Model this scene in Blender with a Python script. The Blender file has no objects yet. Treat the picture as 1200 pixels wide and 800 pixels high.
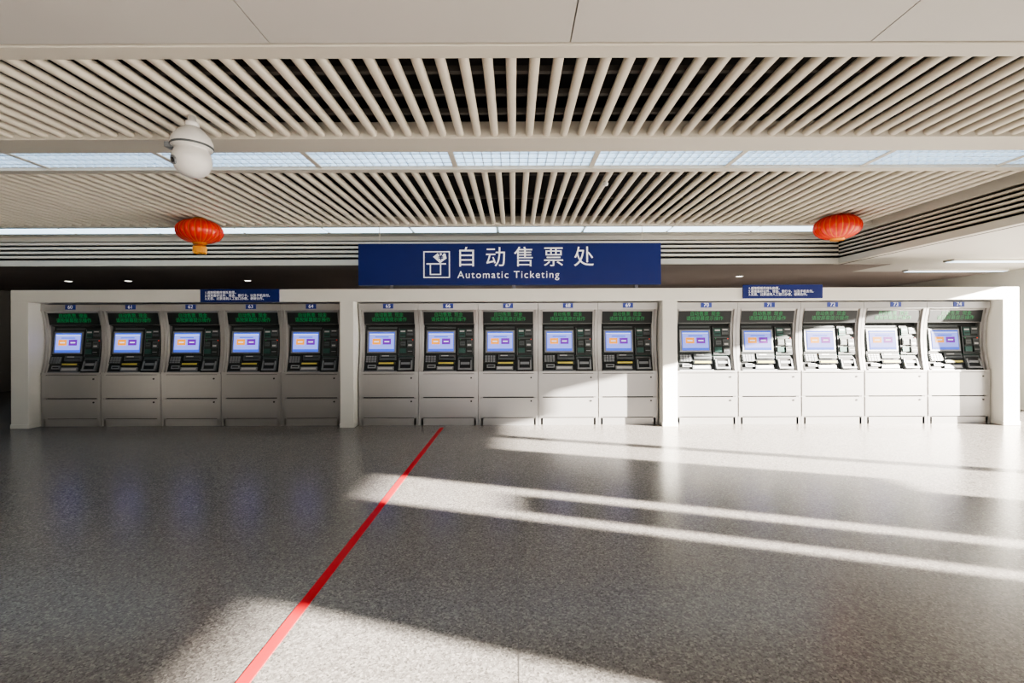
import bpy, math, random
from mathutils import Vector, Matrix
random.seed(4)
S=bpy.context.scene
COL=S.collection
try: S.view_settings.look='AgX - Medium High Contrast'
except Exception: pass
H=1.5           # eye height
CZ=3.30         # slat ceiling height
DZ=2.77         # dropped ceiling height

# ---------------------------------------------------------------- materials
def mat(name,col,rough=0.5,metal=0.0,emit=None,es=0.0,spec=0.5):
    m=bpy.data.materials.new(name); m.use_nodes=True
    b=m.node_tree.nodes['Principled BSDF']
    b.inputs['Base Color'].default_value=(*col,1)
    b.inputs['Roughness'].default_value=rough
    b.inputs['Metallic'].default_value=metal
    b.inputs['Specular IOR Level'].default_value=spec
    if emit:
        b.inputs['Emission Color'].default_value=(*emit,1)
        b.inputs['Emission Strength'].default_value=es
    return m
def noisy(m,scale=(5,5,5),amt=0.12,detail=4,rough_amt=0.0):
    """gentle procedural variation of colour"""
    nt=m.node_tree; b=nt.nodes['Principled BSDF']
    tc=nt.nodes.new('ShaderNodeTexCoord'); mp=nt.nodes.new('ShaderNodeMapping')
    mp.inputs['Scale'].default_value=scale
    n=nt.nodes.new('ShaderNodeTexNoise'); n.inputs['Scale'].default_value=1; n.inputs['Detail'].default_value=detail
    nt.links.new(tc.outputs['Object'],mp.inputs['Vector']); nt.links.new(mp.outputs[0],n.inputs['Vector'])
    c=b.inputs['Base Color'].default_value[:3]
    r=nt.nodes.new('ShaderNodeValToRGB')
    r.color_ramp.elements[0].position=0.2; r.color_ramp.elements[1].position=0.8
    r.color_ramp.elements[0].color=(*[x*(1-amt) for x in c],1)
    r.color_ramp.elements[1].color=(*[min(1,x*(1+amt)) for x in c],1)
    nt.links.new(n.outputs['Fac'],r.inputs[0]); nt.links.new(r.outputs[0],b.inputs['Base Color'])
    if rough_amt:
        mr=nt.nodes.new('ShaderNodeMapRange'); r0=b.inputs['Roughness'].default_value
        mr.inputs['To Min'].default_value=r0-rough_amt; mr.inputs['To Max'].default_value=r0+rough_amt
        nt.links.new(n.outputs['Fac'],mr.inputs['Value']); nt.links.new(mr.outputs[0],b.inputs['Roughness'])
    return m
M={}
M['steel']=noisy(mat('brushed_steel',(0.385,0.38,0.375),0.30,0.65),(1.5,1.5,1.5),0.05,2,0.0)
M['steel_d']=mat('steel_seam',(0.03,0.03,0.03),0.5,0.3)
M['black']=mat('fascia_black',(0.008,0.010,0.011),0.45,spec=.35)
M['dgrey']=mat('fascia_dark_grey',(0.020,0.025,0.025),0.5,spec=.35)
M['mgrey']=mat('fascia_mid_grey',(0.070,0.080,0.085),0.5,spec=.35)
M['lgrey']=mat('bezel_grey',(0.20,0.21,0.225),0.45,0.2)
M['white']=mat('label_white',(0.42,0.42,0.42),0.5)
M['yellow']=mat('slot_yellow',(0.55,0.47,0.09),0.4)
M['greenl']=mat('led_green',(0.0,0.08,0.02),0.5,0,(0.03,0.9,0.25),0.14)
M['greend']=mat('teal_panel',(0.012,0.06,0.05),0.4)
M['redl']=mat('led_red',(0.5,0.02,0.02),0.5,0,(1,0.1,0.05),1.0)
E=1.5
M['scr']=mat('screen_lilac',(0.05,0.05,0.1),0.25,0,(0.24,0.30,0.90),E)
M['scrb']=mat('screen_blue',(0.02,0.03,0.1),0.25,0,(0.04,0.10,0.62),E)
M['scro']=mat('screen_orange',(0.1,0.05,0.01),0.25,0,(0.85,0.30,0.03),E)
M['scrp']=mat('screen_purple',(0.05,0.01,0.05),0.25,0,(0.13,0.015,0.34),E)
M['scrw']=mat('screen_white',(0.1,0.1,0.1),0.25,0,(0.7,0.78,1),E)
M['blue']=noisy(mat('sign_blue',(0.007,0.016,0.12),0.4,spec=.25),(2,2,2),0.08)
M['bluelab']=mat('label_blue',(0.01,0.03,0.22),0.4)
M['txt']=mat('sign_white_glow',(0.85,0.87,0.9),0.5,0,(1,1,1),0.2)  # lettering is unlit; slight emission added to lift the white
M['cream']=noisy(mat('frame_paint',(0.68,0.675,0.63),0.32),(1.2,1.2,1.2),0.03)
M['slat']=noisy(mat('slat_paint',(0.57,0.525,0.44),0.40),(2,.6,2),0.05)
M['trim']=noisy(mat('ceiling_trim_paint',(0.49,0.46,0.40),0.5),(1,1,1),0.03)
M['panel']=noisy(mat('ceiling_panel_paint',(0.43,0.415,0.39),0.5),(.7,.7,.7),0.04)
M['joint']=mat('joint_dark',(0.05,0.045,0.04),0.8)
M['seam']=mat('floor_seam_grout',(0.085,0.08,0.075),0.6)
M['void']=noisy(mat('ceiling_void_black',(0.005,0.004,0.004),0.9),(1,1,1),0.2)
M['dropc']=noisy(mat('dropped_ceiling_paint',(0.53,0.505,0.46),0.55),(1,1,1),0.03)
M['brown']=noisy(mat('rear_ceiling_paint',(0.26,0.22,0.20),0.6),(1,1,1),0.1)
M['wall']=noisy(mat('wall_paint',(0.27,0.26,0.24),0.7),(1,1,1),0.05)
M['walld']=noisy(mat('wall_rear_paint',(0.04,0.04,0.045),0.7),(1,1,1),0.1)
M['tube']=mat('fluorescent_diffuser',(0.8,0.85,0.9),0.5,0,(0.60,0.82,1.0),2.8)
M['louver']=mat('louver_aluminium',(0.70,0.76,0.82),0.3,0.5)
M['down']=mat('downlight_lens',(0.9,0.9,0.9),0.5,0,(1,0.95,0.85),6)
M['red']=noisy(mat('lantern_silk',(0.55,0.018,0.008),0.4,0,(0.8,0.02,0.004),0.06),(9,9,9),0.12)
M['gold']=mat('lantern_gold',(0.70,0.25,0.03),0.35,0.6)
M['tassel']=mat('tassel_gold',(0.85,0.40,0.05),0.6)
M['plast']=noisy(mat('camera_plastic',(0.60,0.59,0.57),0.35),(4,4,4),0.02)
M['lens']=mat('camera_glass',(0.01,0.01,0.015),0.08)
M['tape']=noisy(mat('floor_tape_red',(0.54,0.010,0.018),0.55,spec=.3),(8,2,8),0.12)
M['frame']=mat('window_frame_grey',(0.12,0.12,0.13),0.4,0.4)

# terrazzo / granite floor
def floor_mat():
    m=bpy.data.materials.new('granite_floor'); m.use_nodes=True; nt=m.node_tree; b=nt.nodes['Principled BSDF']
    tc=nt.nodes.new('ShaderNodeTexCoord')
    def vor(sc):
        v=nt.nodes.new('ShaderNodeTexVoronoi'); v.inputs['Scale'].default_value=sc
        nt.links.new(tc.outputs['Object'],v.inputs['Vector'])
        s=nt.nodes.new('ShaderNodeSeparateColor'); nt.links.new(v.outputs['Color'],s.inputs[0]); return s.outputs[0]
    def ramp(src,els):
        r=nt.nodes.new('ShaderNodeValToRGB'); cr=r.color_ramp; cr.interpolation='LINEAR'
        cr.elements[0].position=els[0][0]; cr.elements[0].color=(*els[0][1],1)
        cr.elements[1].position=els[-1][0]; cr.elements[1].color=(*els[-1][1],1)
        for p,c in els[1:-1]:
            e=cr.elements.new(p); e.color=(*c,1)
        nt.links.new(src,r.inputs[0]); return r.outputs[0]
    a=ramp(vor(100),[(0,(0.045,0.04,0.038)),(0.18,(0.10,0.092,0.085)),(0.5,(0.168,0.158,0.147)),(0.8,(0.225,0.211,0.197)),(1,(0.36,0.335,0.31))])
    c=ramp(vor(200),[(0,(0.08,0.075,0.07)),(0.5,(0.165,0.155,0.145)),(1,(0.25,0.235,0.22))])
    mx=nt.nodes.new('ShaderNodeMix'); mx.data_type='RGBA'; mx.inputs[0].default_value=0.4
    nt.links.new(a,mx.inputs[6]); nt.links.new(c,mx.inputs[7])
    nt.links.new(mx.outputs[2],b.inputs['Base Color'])
    b.inputs['Roughness'].default_value=0.24
    b.inputs['Specular IOR Level'].default_value=0.65
    return m
M['floor']=floor_mat()
M['ground']=noisy(mat('plaza_concrete',(0.35,0.34,0.32),0.8),(1,1,1),0.1)

# ---------------------------------------------------------------- mesh builder
class Frame:
    def __init__(s,p0,p1,x0=0):
        d=Vector((0,p1[0]-p0[0],p1[1]-p0[1])); s.len=d.length
        s.v=d.normalized(); s.u=Vector((1,0,0)); s.n=s.u.cross(s.v); s.o=Vector((x0,p0[0],p0[1]))
    def pt(s,u,v,n): return s.o+s.u*u+s.v*v+s.n*n
    def mtx(s,u,v,n):
        m=Matrix((s.u,s.v,s.n)).transposed().to_4x4(); m.translation=s.pt(u,v,n); return m
class MB:
    def __init__(s): s.v=[];s.f=[];s.m=[];s.slots=[];s.sm=[]
    def mi(s,k):
        if k not in s.slots: s.slots.append(k)
        return s.slots.index(k)
    def add(s,vs,fs,k,smooth=False):
        o=len(s.v); s.v+= [tuple(x) for x in vs]
        i=s.mi(k)
        for f in fs: s.f.append([o+a for a in f]); s.m.append(i); s.sm.append(smooth)
    def box(s,x0,x1,y0,y1,z0,z1,k,fr=None):
        c=[(x,y,z) for z in (z0,z1) for y in (y0,y1) for x in (x0,x1)]
        if fr: c=[fr.pt(*p) for p in c]
        s.add(c,[(0,2,3,1),(4,5,7,6),(0,1,5,4),(1,3,7,5),(3,2,6,7),(2,0,4,6)],k)
    def prism(s,pts,x0,x1,k):       # pts (y,z)
        n=len(pts); vs=[(x0,*p) for p in pts]+[(x1,*p) for p in pts]
        fs=[tuple(range(n)),tuple(range(2*n-1,n-1,-1))]+[(i,i+n,(i+1)%n+n,(i+1)%n) for i in range(n)]
        s.add(vs,fs,k)
    def lathe(s,prof,cx,cy,cz,k,seg=32,fn=None,smooth=True):
        vs=[];
        for r,z in prof:
            for j in range(seg):
                a=2*math.pi*j/seg; rr=r*(fn(a) if fn else 1)
                vs.append((cx+rr*math.cos(a),cy+rr*math.sin(a),cz+z))
        fs=[]
        for i in range(len(prof)-1):
            for j in range(seg):
                a=i*seg+j;b=i*seg+(j+1)%seg
                fs.append((a,b,b+seg,a+seg))
        s.add(vs,fs,k,smooth)
    def cyl(s,fr,u,v,n0,n1,r,k,seg=16):
        vs=[]
        for n in (n0,n1):
            for j in range(seg):
                a=2*math.pi*j/seg; vs.append(fr.pt(u+r*math.cos(a),v+r*math.sin(a),n))
        fs=[tuple(range(seg,2*seg)),tuple(range(seg-1,-1,-1))]+[(j,(j+1)%seg,(j+1)%seg+seg,j+seg) for j in range(seg)]
        s.add(vs,fs,k)
    def mesh(s,name):
        me=bpy.data.meshes.new(name); me.from_pydata(s.v,[],s.f)
        for k in s.slots: me.materials.append(M[k])
        me.polygons.foreach_set('material_index',s.m); me.polygons.foreach_set('use_smooth',s.sm)
        me.update()
        import bmesh
        bm=bmesh.new(); bm.from_mesh(me); bmesh.ops.recalc_face_normals(bm,faces=bm.faces); bm.to_mesh(me); bm.free()
        return me
    def obj(s,name,loc=(0,0,0),bevel=0,parent=None):
        o=bpy.data.objects.new(name,s.mesh(name)); COL.objects.link(o); o.location=loc
        if bevel:
            b=o.modifiers.new('bevel','BEVEL'); b.width=bevel; b.segments=2; b.limit_method='ANGLE'
        if parent: o.parent=parent
        return o
def boxobj(name,x0,x1,y0,y1,z0,z1,k,bevel=0,parent=None):
    b=MB(); b.box(x0,x1,y0,y1,z0,z1,k); return b.obj(name,bevel=bevel,parent=parent)
def text(name,body,size,mtx,k,parent=None,align='CENTER',data=None,offset=0.0,sx=1,space=1.0):
    if data is None:
        data=bpy.data.curves.new(name,'FONT'); data.body=body; data.size=size; data.align_x=align; data.align_y='CENTER'
        data.extrude=0.001; data.offset=offset; data.space_character=space; data.materials.append(M[k])
    o=bpy.data.objects.new(name,data); COL.objects.link(o)
    if parent: o.parent=parent
    o.matrix_local=mtx@Matrix.Diagonal((sx,1,1,1)); return o

# ---------------------------------------------------------------- shell
XL,XR,YN,YF=-14.0,10.0,-7.0,13.0
boxobj('floor',XL,XR,YN,YF,-0.1,0.0,'floor')
boxobj('ground_plaza',-60,60,-60,60,-0.4,-0.12,'ground')
b=MB()
b.box(0.0135,0.0185,YN,7.40,0,0.0006,'seam'); 
b.obj('floor_joint')
boxobj('red_floor_tape',-1.211,-1.149,-4,7.40,0.0,0.0015,'tape')
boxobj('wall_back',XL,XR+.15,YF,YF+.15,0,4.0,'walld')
boxobj('wall_left',XL-.15,XL,YN,YF,0,4.0,'wall')
boxobj('roof_slab',XL-.15,XR+.15,YN-.1,YF+.15,4.0,4.15,'void')

# right wall, out of view; openings shaped to throw the sun patches
def wall_right():
    b=MB(); x0,x1=XR,XR+0.08
    ops=[(-6.6,-1.05,2.68),(0.55,1.29,2.68),(2.35,2.75,1.45),(2.75,3.42,2.40),(3.58,4.60,2.38),(4.60,8.6,2.76)]  # low opening added to brighten the floor at right
    y=YN
    for a,c,h in ops:
        if a>y: b.box(x0,x1,y,a,0,4.0,'wall')
        b.box(x0,x1,a,c,h,4.0,'wall'); y=c
    b.box(x0,x1,y,YF,0,4.0,'wall')
    b.obj('wall_right')
wall_right()
boxobj('sun_blocker_panel',XR-.30,XR-.22,0.80,1.20,0,2.30,'frame')  # unseen obstacle, shaped to cast the dark wedge between the sun streaks
# glazed front behind the camera (unseen; left third made solid to darken that side)
b=MB()
for i in range(3,9):
    x=XL+i*(XR-XL)/8; b.box(x-.05,x+.05,YN-.08,YN,0,3.4,'frame')
b.box(XL+9,XR,YN-.08,YN,3.4,4.0,'wall'); b.box(XL+9,XR,YN-.08,YN,2.5,2.56,'frame')
b.obj('window_1')
boxobj('wall_front_light_block',XL,XL+9,YN-.1,YN,0,4.0,'wall')

# near flat ceiling panels
YP=2.93
b=MB()
xs=[XL]+[-1.49+1.84*k for k in range(-6,7) if XL+.3<-1.49+1.84*k<5.8]+[5.85]
for i in range(len(xs)-1):
    ys=[YN,-3,-0.2,2.79]
    for j in range(3):
        b.box(xs[i]+.004,xs[i+1]-.004,ys[j]+.004,ys[j+1]-.004,CZ-0.01,CZ+.03,'panel')
b.box(XL,5.85,YN,2.80,CZ+.03,CZ+.05,'joint')
b.obj('ceiling')
boxobj('trim_1',XL,5.85,2.80,YP,CZ-.02,CZ+.14,'trim',bevel=.006)
boxobj('ceiling_void',XL,5.9,YP,8.3,CZ+.42,CZ+.45,'void')

# slats: oval tubes
def slats(name,y0,y1):
    b=MB(); p=0.157; w=0.036; h=0.062; m=14
    prof=[]
    for k in range(m):
        a=2*math.pi*k/m; c_,s_=math.cos(a),math.sin(a)
        prof.append((w*math.copysign(abs(c_)**.8,c_), h/2+h/2*math.copysign(abs(s_)**.8,s_)))
    n=int((5.75-XL)/p)
    for i in range(n):
        x=XL+.15+i*p+0.02
        vs=[(x+a,y0,CZ+z) for a,z in prof]+[(x+a,y1,CZ+z) for a,z in prof]
        b.add(vs,[(k,(k+1)%m,(k+1)%m+m,k+m) for k in range(m)],'slat',True)
    for y in [y0+.3+(y1-y0-.6)*t/2 for t in range(3)]:
        b.box(XL,5.8,y-.02,y+.02,CZ+h,CZ+h+.04,'joint')
    b.obj(name)
slats('ceiling_slats',YP,4.13); slats('ceiling_slats',5.00,7.42)
boxobj('trim_2',XL,5.85,4.13,4.44,CZ-.015,CZ+.14,'trim',bevel=.006)
boxobj('trim_3',XL,5.85,4.90,5.00,CZ-.015,CZ+.14,'trim',bevel=.006)
boxobj('trim_4',XL,5.85,7.42,7.54,CZ-.015,CZ+.14,'trim',bevel=.006)
boxobj('trim_5',XL,5.85,7.90,8.195,CZ-.015,CZ+.14,'trim',bevel=.006)

def strip(y0,y1,x0,x1,z,pitch,off,flush=False):
    """continuous row of fluorescent fixtures (louvered, or with a flush lens)"""
    b=MB()
    b.box(x0,x1,y0,y1,z+.09,z+.12,'louver')
    x=x0+off
    while x<x1-.3:
        xe=min(x+pitch-.05,x1)
        if flush:
            b.box(x,xe,y0+.02,y1-.02,z-.012,z+.05,'tube')
        else:
            b.box(x,xe,y0+.02,y1-.02,z+.070,z+.080,'tube')
            nb=int((xe-x)/.09)
            for i in range(nb+1):
                xx=x+(xe-x)*i/nb; b.box(xx-.004,xx+.004,y0+.01,y1-.01,z+.012,z+.055,'louver')
            for k in range(1,4):
                yy=y0+(y1-y0)*k/4; b.box(x,xe,yy-.006,yy+.006,z+.012,z+.055,'louver')
        b.box(xe,xe+.05,y0,y1,z+.005,z+.09,'trim')
        x+=pitch
    b.box(x0,x1,y0,y0+.012,z,z+.09,'louver'); b.box(x0,x1,y1-.012,y1,z+.02,z+.09,'louver')
    b.obj('fluorescent_strip_light')
strip(4.44,4.90,XL+.01,5.84,CZ,1.46,0.25)
strip(7.54,7.90,XL+.01,5.84,CZ-.01,1.46,0.6,True)

# bulkheads with horizontal grille
b=MB()
b.box(XL,5.85,8.30,8.34,DZ,CZ+.14,'void')
b.box(XL,5.85,8.20,8.30,DZ,DZ+.10,'trim')
b.box(XL,5.85,8.20,8.30,CZ-.09,CZ+.14,'trim')
for i in range(4):
    z=DZ+.145+i*.078; b.box(XL,5.85,8.20,8.26,z,z+.040,'slat')
b.obj('wall_bulkhead_rear')
b=MB()
b.box(5.95,5.99,YN,8.34,DZ,CZ+.14,'void')
b.box(5.85,5.95,YN,8.30,DZ,DZ+.10,'trim'); b.box(5.85,5.95,YN,8.20,CZ-.07,CZ+.14,'trim')
for i in range(5):
    z=DZ+.14+i*.064; b.box(5.85,5.91,YN,8.20,z,z+.026,'slat')
b.obj('wall_bulkhead_side')
b=MB()
b.box(5.99,XR,YN,8.30,DZ,DZ+.06,'dropc'); b.box(6.9,XR,8.30,9.3,DZ,DZ+.06,'dropc')
b.obj('ceiling_dropped_side')
b=MB()
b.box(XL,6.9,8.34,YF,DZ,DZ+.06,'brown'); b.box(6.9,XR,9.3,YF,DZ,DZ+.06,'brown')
b.obj('ceiling_rear')
for (px,py) in [(80,328),(150,328),(290,328),(866,325)]:
    Z=(DZ-H)*533.3/(393-py); X=(px-602)*Z/533.3
    b=MB()
    b.lathe([(0,.0),(.065,.0)],0,0,-.006,'down',20); b.lathe([(.065,-.004),(.085,-.008),(.095,0)],0,0,0,'white',20)
    b.obj('recessed_downlight',(X,Z,DZ))
for (x0,x1,y0,y1) in [(7.5,9.8,7.75,7.95),(7.8,9.8,9.0,9.15),(7.2,9.8,5.6,5.75)]:
    b=MB(); b.box(x0,x1,y0,y1,DZ-.03,DZ,'trim'); b.box(x0+.02,x1-.02,y0+.02,y1-.02,DZ-.036,DZ-.03,'tube'); b.obj('ceiling_tube_light')

# ---------------------------------------------------------------- ticket machines
YM=7.60
W=1.0
def machine_mesh():
    b=MB()
    hw=W/2-.003; ck=.072
    fp=[(0,0),(0,.86),(.010,.90),(.03,1.0),(.05,1.12),(.065,1.27),(.07,1.42),(.067,1.56),(.055,1.68),(.035,1.80),(.012,1.90),(0,1.945),(0,2.035)]
    cheek=fp+[(.62,2.035),(.62,0)]
    b.prism(cheek,-hw,-hw+ck*.55,'steel'); b.prism(cheek,hw-ck*.55,hw,'steel')
    inn=[(y+.03 if z>.87 else y+.004,z) for y,z in fp]+[(.62,2.03),(.62,0)]
    b.prism(inn,-hw+ck*.55,-hw+ck,'steel'); b.prism(inn,hw-ck,hw-ck*.55,'steel')
    i=hw-ck
    b.box(-i,i,.03,.60,0,.87,'steel_d')
    b.box(-hw+.006,hw-.006,.004,.03,.0,.115,'steel')
    b.box(-hw+.010,hw-.010,-.006,.03,.13,.452,'steel')
    b.box(-hw+.010,hw-.010,-.006,.03,.472,.852,'steel')
    b.box(-hw+.006,hw-.006,-.012,.04,.862,.895,'steel')
    b.cyl(Frame((0,0),(0,1)),.38,.79,.0,.012,.014,'steel_d')
    b.cyl(Frame((0,0),(0,1)),.38,.40,.0,.012,.014,'steel_d')
    b.box(-i,i,.30,.60,.87,2.03,'black')
    L=Frame((.025,.89),(.11,1.17)); b.box(-i,i,0,L.len,-.05,0,'black',L)
    U=Frame((.11,1.17),(.16,1.67)); b.box(-i,i,0,U.len,-.05,0,'black',U)
    b.prism([(.19,1.66),(.08,1.69),(.08,1.70),(.30,1.70),(.30,1.66)],-i,i,'dgrey')
    D=Frame((.075,1.69),(.035,1.905)); b.box(-i,i,0,D.len,-.05,0,'steel',D)
    b.box(-i+.005,i-.005,.006,D.len-.012,0,.006,'black',D)
    b.box(-hw,hw,-.004,.30,1.925,2.035,'steel')
    b.prism([(.03,1.90),(.0,1.93),(.30,1.93),(.30,1.90)],-i,i,'steel')
    b.box(-.085,.085,-.010,-.003,1.95,2.03,'bluelab')
    # --- upper fascia: monitor
    f=U
    b.box(-.405,.125,.01,.435,0,.028,'dgrey',f)
    b.box(-.382,.105,.035,.41,.028,.040,'lgrey',f)
    b.box(-.352,.078,.058,.384,.040,.043,'scrb',f)
    b.box(-.342,.068,.10,.345,.043,.0445,'scr',f)
    b.box(-.342,.068,.345,.357,.043,.0445,'scrw',f)
    b.box(-.295,-.155,.175,.275,.0445,.046,'scro',f); b.box(-.12,.02,.175,.275,.0445,.046,'scrp',f)
    b.box(-.265,-.185,.215,.232,.046,.0465,'scrw',f); b.box(-.09,-.01,.215,.232,.046,.0465,'scrw',f)
    b.box(-.25,-.02,.295,.31,.0445,.046,'scrb',f)
    b.box(-.38,.11,.445,.475,0,.012,'mgrey',f)
    # right device column
    b.box(.145,.415,-.02,.46,0,.035,'dgrey',f)
    b.box(.15,.155,-.01,.45,.035,.037,'lgrey',f); b.box(.405,.41,-.01,.45,.035,.037,'lgrey',f)
    b.box(.17,.27,.30,.43,.035,.05,'greend',f); b.box(.18,.26,.33,.345,.05,.053,'black',f); b.box(.18,.26,.385,.41,.05,.052,'white',f)
    b.box(.285,.395,.33,.43,.035,.055,'mgrey',f); b.box(.295,.385,.37,.382,.055,.057,'black',f); b.box(.30,.38,.40,.415,.055,.057,'white',f)
    b.box(.17,.395,.265,.285,.035,.04,'mgrey',f)
    b.box(.175,.28,.14,.245,.035,.055,'dgrey',f); b.box(.185,.27,.155,.225,.055,.058,'mgrey',f)
    b.box(.195,.26,.185,.193,.058,.060,'black',f)
    b.box(.30,.39,.13,.245,.035,.06,'mgrey',f); b.box(.31,.38,.20,.208,.06,.062,'black',f); b.box(.315,.375,.15,.175,.06,.062,'white',f)
    b.box(.17,.28,.03,.11,.035,.05,'greend',f); b.box(.30,.395,.02,.11,.035,.06,'dgrey',f); b.box(.31,.385,.055,.065,.06,.062,'lgrey',f)
    b.cyl(f,.19,.255,.035,.045,.007,'greenl'); b.cyl(f,.385,.255,.035,.045,.007,'redl')
    # --- ledge devices
    g=L
    b.box(-.41,-.20,.15,.285,0,.03,'dgrey',g)
    for r in range(4):
        for c in range(4):
            b.box(-.39+c*.045,-.39+c*.045+.035,.16+r*.029,.16+r*.029+.021,.03,.038,'lgrey',g)
    b.box(-.17,.11,.20,.285,0,.035,'mgrey',g); b.box(-.15,.09,.235,.25,.035,.037,'black',g); b.box(-.13,-.01,.262,.276,.035,.037,'white',g)
    b.box(-.19,.10,.115,.165,0,.045,'dgrey',g); b.box(-.17,.08,.125,.152,.045,.05,'yellow',g)
    b.box(-.36,-.22,.065,.12,0,.02,'lgrey',g); b.box(-.34,-.24,.08,.10,.02,.022,'black',g)
    b.box(-.20,.08,.03,.09,0,.02,'lgrey',g); b.box(-.18,.06,.045,.075,.02,.022,'white',g)
    b.box(.15,.40,.03,.25,0,.015,'mgrey',g)
    b.box(.175,.375,.05,.225,.015,.017,'black',g)
    b.box(.165,.385,.03,.055,.015,.045,'lgrey',g); b.box(.165,.185,.055,.19,.015,.035,'lgrey',g); b.box(.365,.385,.055,.19,.015,.035,'lgrey',g)
    b.box(.20,.35,.12,.16,.017,.03,'lgrey',g)
    b.box(-.41,.13,.0,.018,0,.012,'lgrey',g); b.box(.14,.41,.262,.282,0,.02,'greend',g)
    return b.mesh('ticket_vending_machine'),D
MM,DF=machine_mesh()
led=None
num=60
groups=[(-7.905,-2.885),(-2.60,2.40),(2.68,7.95)]
for g0,g1 in groups:
    p=(g1-g0)/5
    for k in range(5):
        o=bpy.data.objects.new('ticket_vending_machine',MM); COL.objects.link(o)
        o.location=(g0+p*(k+.5),YM,0); o.scale=(p/W,1,1)
        t=text('number_text',str(num),.085,Matrix.Translation((0,-.0105,1.99))@Matrix.Rotation(math.pi/2,4,'X'),'txt',parent=o)
        if led is None:
            tt=text('led_text','自动售票  现金\n请按屏幕提示操作',.078,DF.mtx(0,.118,.007),'greenl',parent=o,sx=.95)
            led=tt.data
        else: text('led_text','',1,DF.mtx(0,.118,.007),'greenl',parent=o,data=led,sx=.95)
        num+=1

# ---------------------------------------------------------------- white frame
b=MB()
for x0,x1 in [(-8.21,-7.92),(-2.84,-2.62),(2.42,2.66),(7.97,8.24)]:
    b.box(x0,x1,7.42,8.18,0.0,2.06,'cream')
    b.box(x0-.008,x1+.008,7.412,7.59,0,.07,'cream')
b.box(-8.21,8.24,7.42,8.18,2.055,2.26,'cream')
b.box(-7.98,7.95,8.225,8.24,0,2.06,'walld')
b.obj('machine_surround_frame',bevel=.008)

# ---------------------------------------------------------------- signs
def pl(x,z,y): return Matrix.Translation((x,y,z))@Matrix.Rotation(math.pi/2,4,'X')
ks=533.3/7.38
def SX(px): return (px-602.5)/ks
def SZ(py): return H+(392.5-py)/ks
b=MB(); y0=7.38
b.box(SX(420),SX(775),y0,y0+.16,SZ(333.5),SZ(285),'blue')
for x in (-2.0,0,2.0): b.box(x-.03,x+.03,y0+.06,y0+.12,2.262,SZ(333.5)+.01,'frame')
for x in (-2.2,2.1): b.box(x-.006,x+.006,y0+.07,y0+.082,SZ(285),CZ+.1,'slat')
sign=b.obj('ticketing_sign_board',bevel=.004)
for ch,cx in zip('自动售票处',(547,581,614.5,649,684.5)):
    text('sign_text_chinese',ch,.345,pl(SX(cx),SZ(302.5),y0-.002),'txt',parent=sign)
text('sign_text_english','Automatic Ticketing',.165,pl(SX(596),SZ(322),y0-.002),'txt',parent=sign,space=1.2)
b=MB(); fr=Frame((y0,0),(y0,1))
def ib(x0,x1,ya,yb,k='txt',d=.004): b.box(SX(x0),SX(x1),SZ(yb),SZ(ya),0,d,k,fr)
ib(496.5,527.5,294,295.2);ib(496.5,527.5,324,325.2);ib(496.5,497.7,294,325.2);ib(526.3,527.5,294,325.2)
ib(500,523,308,309.6); ib(504,505.3,309,321.5); ib(516,517.3,309,321.5); ib(504,517.3,320.5,321.8)
c=(SX(516),SZ(302)); rr=.098
b.add([fr.pt(c[0]-rr*1.15,c[1]+.02,.004),fr.pt(c[0],c[1]-rr*.85,.004),fr.pt(c[0]+rr*1.1,c[1]-.005,.004),fr.pt(c[0]+rr*.9,c[1]+rr*.75,.004),fr.pt(c[0]-rr*.4,c[1]+rr*.8,.004)],[(0,1,2,3,4)],'txt')
ic=b.obj('ticket_icon',parent=sign)
text('icon_yen','¥',.15,pl(SX(517),SZ(301),y0-.006),'blue',parent=sign,offset=.003)
for (a,c,t,bt) in [(235,327,337.5,353),(871,964,334.5,350.5)]:
    kk=533.3/7.40; xa=(a-602.5)/kk; xb=(c-602.5)/kk; za=H+(392.5-bt)/kk; zb=H+(392.5-t)/kk
    b=MB(); b.box(xa,xb,7.395,7.418,za-.0,zb,'blue'); o=b.obj('notice_sign')
    text('notice_text','1.请按照顺序排队购票。\n2.请准备好证件、现金、银行卡，以及手机支付。\n3.无票、过票请到人工窗口办理，谢谢合作。',.050,
         pl((xa+xb)/2-.56,(za+zb)/2+.0,7.393),'txt',parent=o,align='LEFT')

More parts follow.
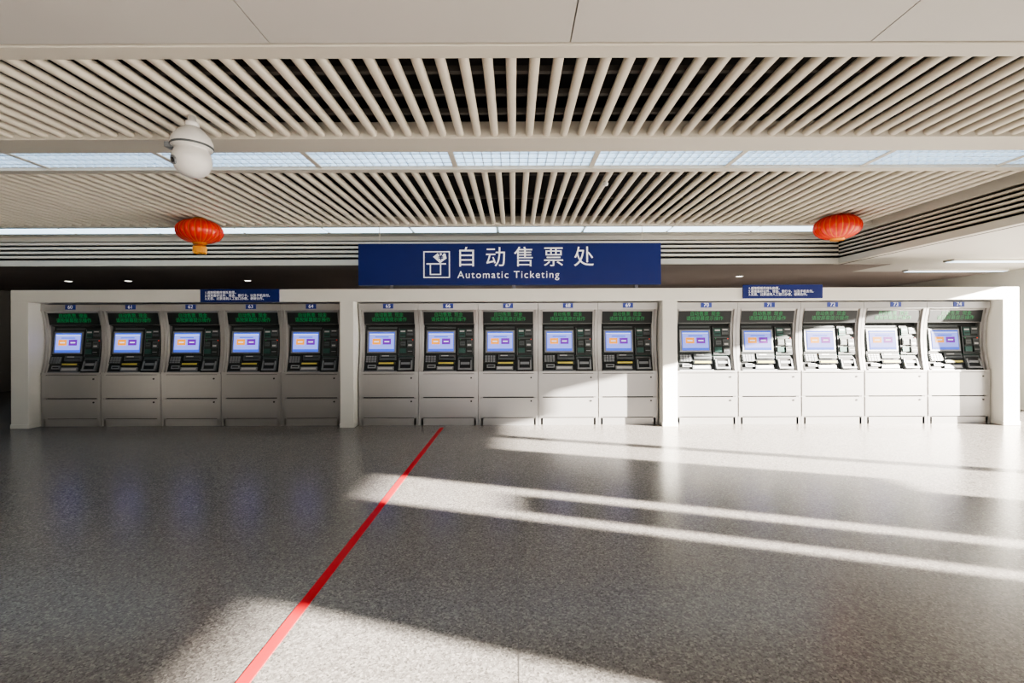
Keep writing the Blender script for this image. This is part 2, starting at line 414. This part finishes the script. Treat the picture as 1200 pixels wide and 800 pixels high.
# ---------------------------------------------------------------- lanterns
def lantern(x,z,y,R,tas):
    b=MB(); n=16
    prof=[]
    for i in range(n+1):
        a=math.pi*(0.10+0.80*i/n); prof.append((R*math.sin(a)**.9,R*.60*math.cos(a)))
    b.lathe(prof,0,0,0,'red',96,fn=lambda a:1+.05*abs(math.cos(12*a))-.03)
    zt=prof[0][1]; rt=prof[0][0]*.95
    b.lathe([(0,zt+.025),(rt*.85,zt+.025),(rt*1.02,zt),(rt*1.0,zt-.02)],0,0,0,'gold',32)
    b.lathe([(rt*1.0,-zt+.02),(rt*1.02,-zt),(rt*.85,-zt-.025),(0,-zt-.025)],0,0,0,'gold',32)
    for j in range(24):
        a=2*math.pi*j/24+math.pi/24
        pts=[(r*.985*math.cos(a),r*.985*math.sin(a),zz) for r,zz in prof]
        ta=Vector((-math.sin(a),math.cos(a),0))*.005
        vs=[];
        for p in pts: vs+= [Vector(p)-ta,Vector(p)+ta]
        b.add(vs,[(2*i,2*i+1,2*i+3,2*i+2) for i in range(len(pts)-1)],'gold')
    b.lathe([(.004,zt+.02),(.004,CZ-z-.002)],0,0,0,'red',8)
    if tas:
        b.lathe([(.02,-zt-.025),(.03,-zt-.04),(.085,-zt-.045),(.09,-zt-.065)],0,0,0,'gold',24)
        for j in range(36):
            a=2*math.pi*j/36; r=.085
            x0,y0_=r*math.cos(a),r*math.sin(a); l=.08+.015*random.random()
            b.box(x0-.006,x0+.006,y0_-.006,y0_+.006,-zt-.065-l,-zt-.06,'tassel')
        b.box(-.04,.04,-.04,.04,-zt-.14,-zt-.05,'tassel')
    b.obj('chinese_lantern',(x,y,z))
kl=533.3/7.0
lantern((234.5-602.5)/kl,H+(392-269.5)/kl,7.0,.31,True)
lantern((981.5-602.5)/kl,H+(392-267)/kl,7.0,.315,False)

# ---------------------------------------------------------------- dome camera
b=MB()
b.lathe([(.0,.01),(.03,.01),(.03,-.03),(.045,-.035),(.05,-.05),(.05,-.075),(.04,-.08)],0,0,0,'plast',32)
b.lathe([(.035,-.07),(.06,-.085),(.095,-.115),(.128,-.155),(.147,-.20),(.150,-.235),(.146,-.25),(.13,-.255),(.118,-.262),(.112,-.275)],0,0,0,'plast',40)
b.lathe([(.112,-.262),(.128,-.285),(.140,-.32),(.142,-.355),(.134,-.395),(.115,-.435),(.085,-.467),(.045,-.486),(0.0,-.492)],0,0,0,'plast',40)
b.lathe([(.150,-.232),(.1525,-.237),(.1525,-.244),(.149,-.25)],0,0,0,'mgrey',40)
b.box(-.155,-.120,-.10,.02,-.275,-.235,'lgrey')
d=Vector((-.45,-.80,-.25)).normalized()
q=d.to_track_quat('Z','Y').to_matrix()
class F2:
    def pt(s,u,v,n): return Vector((0,0,-.35))+q@Vector((u,v,n))
b.cyl(F2(),0,0,.10,.146,.036,'lgrey',24); b.cyl(F2(),0,0,.14,.150,.020,'lens',24)
b.obj('dome_security_camera',((226-602.5)*3.73/533.3,3.73,CZ-.01))
b=MB(); b.lathe([(0,-.05),(.03,-.045),(.035,-.02),(.015,0),(.015,.1)],0,0,0,'plast',20)
b.obj('ceiling_sensor',(1.08,5.35,CZ))

# ---------------------------------------------------------------- lights
sun=bpy.data.lights.new('sun','SUN'); sun.energy=150; sun.angle=math.radians(.7); sun.color=(1,.92,.82)
so=bpy.data.objects.new('sun',sun); COL.objects.link(so)
so.rotation_euler=Vector((-1,.317,-.235)).to_track_quat('-Z','Y').to_euler(); so.location=(20,-3,8)
w=bpy.data.worlds.new('sky'); S.world=w; w.use_nodes=True
nt=w.node_tree; bg=nt.nodes['Background']
tc=nt.nodes.new('ShaderNodeTexCoord'); sp=nt.nodes.new('ShaderNodeSeparateXYZ'); rp=nt.nodes.new('ShaderNodeValToRGB')
nt.links.new(tc.outputs['Generated'],sp.inputs[0]); nt.links.new(sp.outputs['Z'],rp.inputs[0]); nt.links.new(rp.outputs[0],bg.inputs[0])
rp.color_ramp.elements[0].color=(1.0,.96,.91,1); rp.color_ramp.elements[1].color=(.50,.65,.95,1); rp.color_ramp.elements[1].position=.6
bg.inputs[1].default_value=1.25

# ---------------------------------------------------------------- camera
cd=bpy.data.cameras.new('camera'); cd.lens=16; cd.sensor_width=36; cd.clip_start=.05
cd.shift_x=-2.5/1200; cd.shift_y=-7.5/1200
co=bpy.data.objects.new('camera',cd); COL.objects.link(co)
co.matrix_world=Matrix.Translation((0,0,H))@Matrix.Rotation(math.pi/2,4,'X')@Matrix.Rotation(math.radians(-.2),4,'Z')
S.camera=co
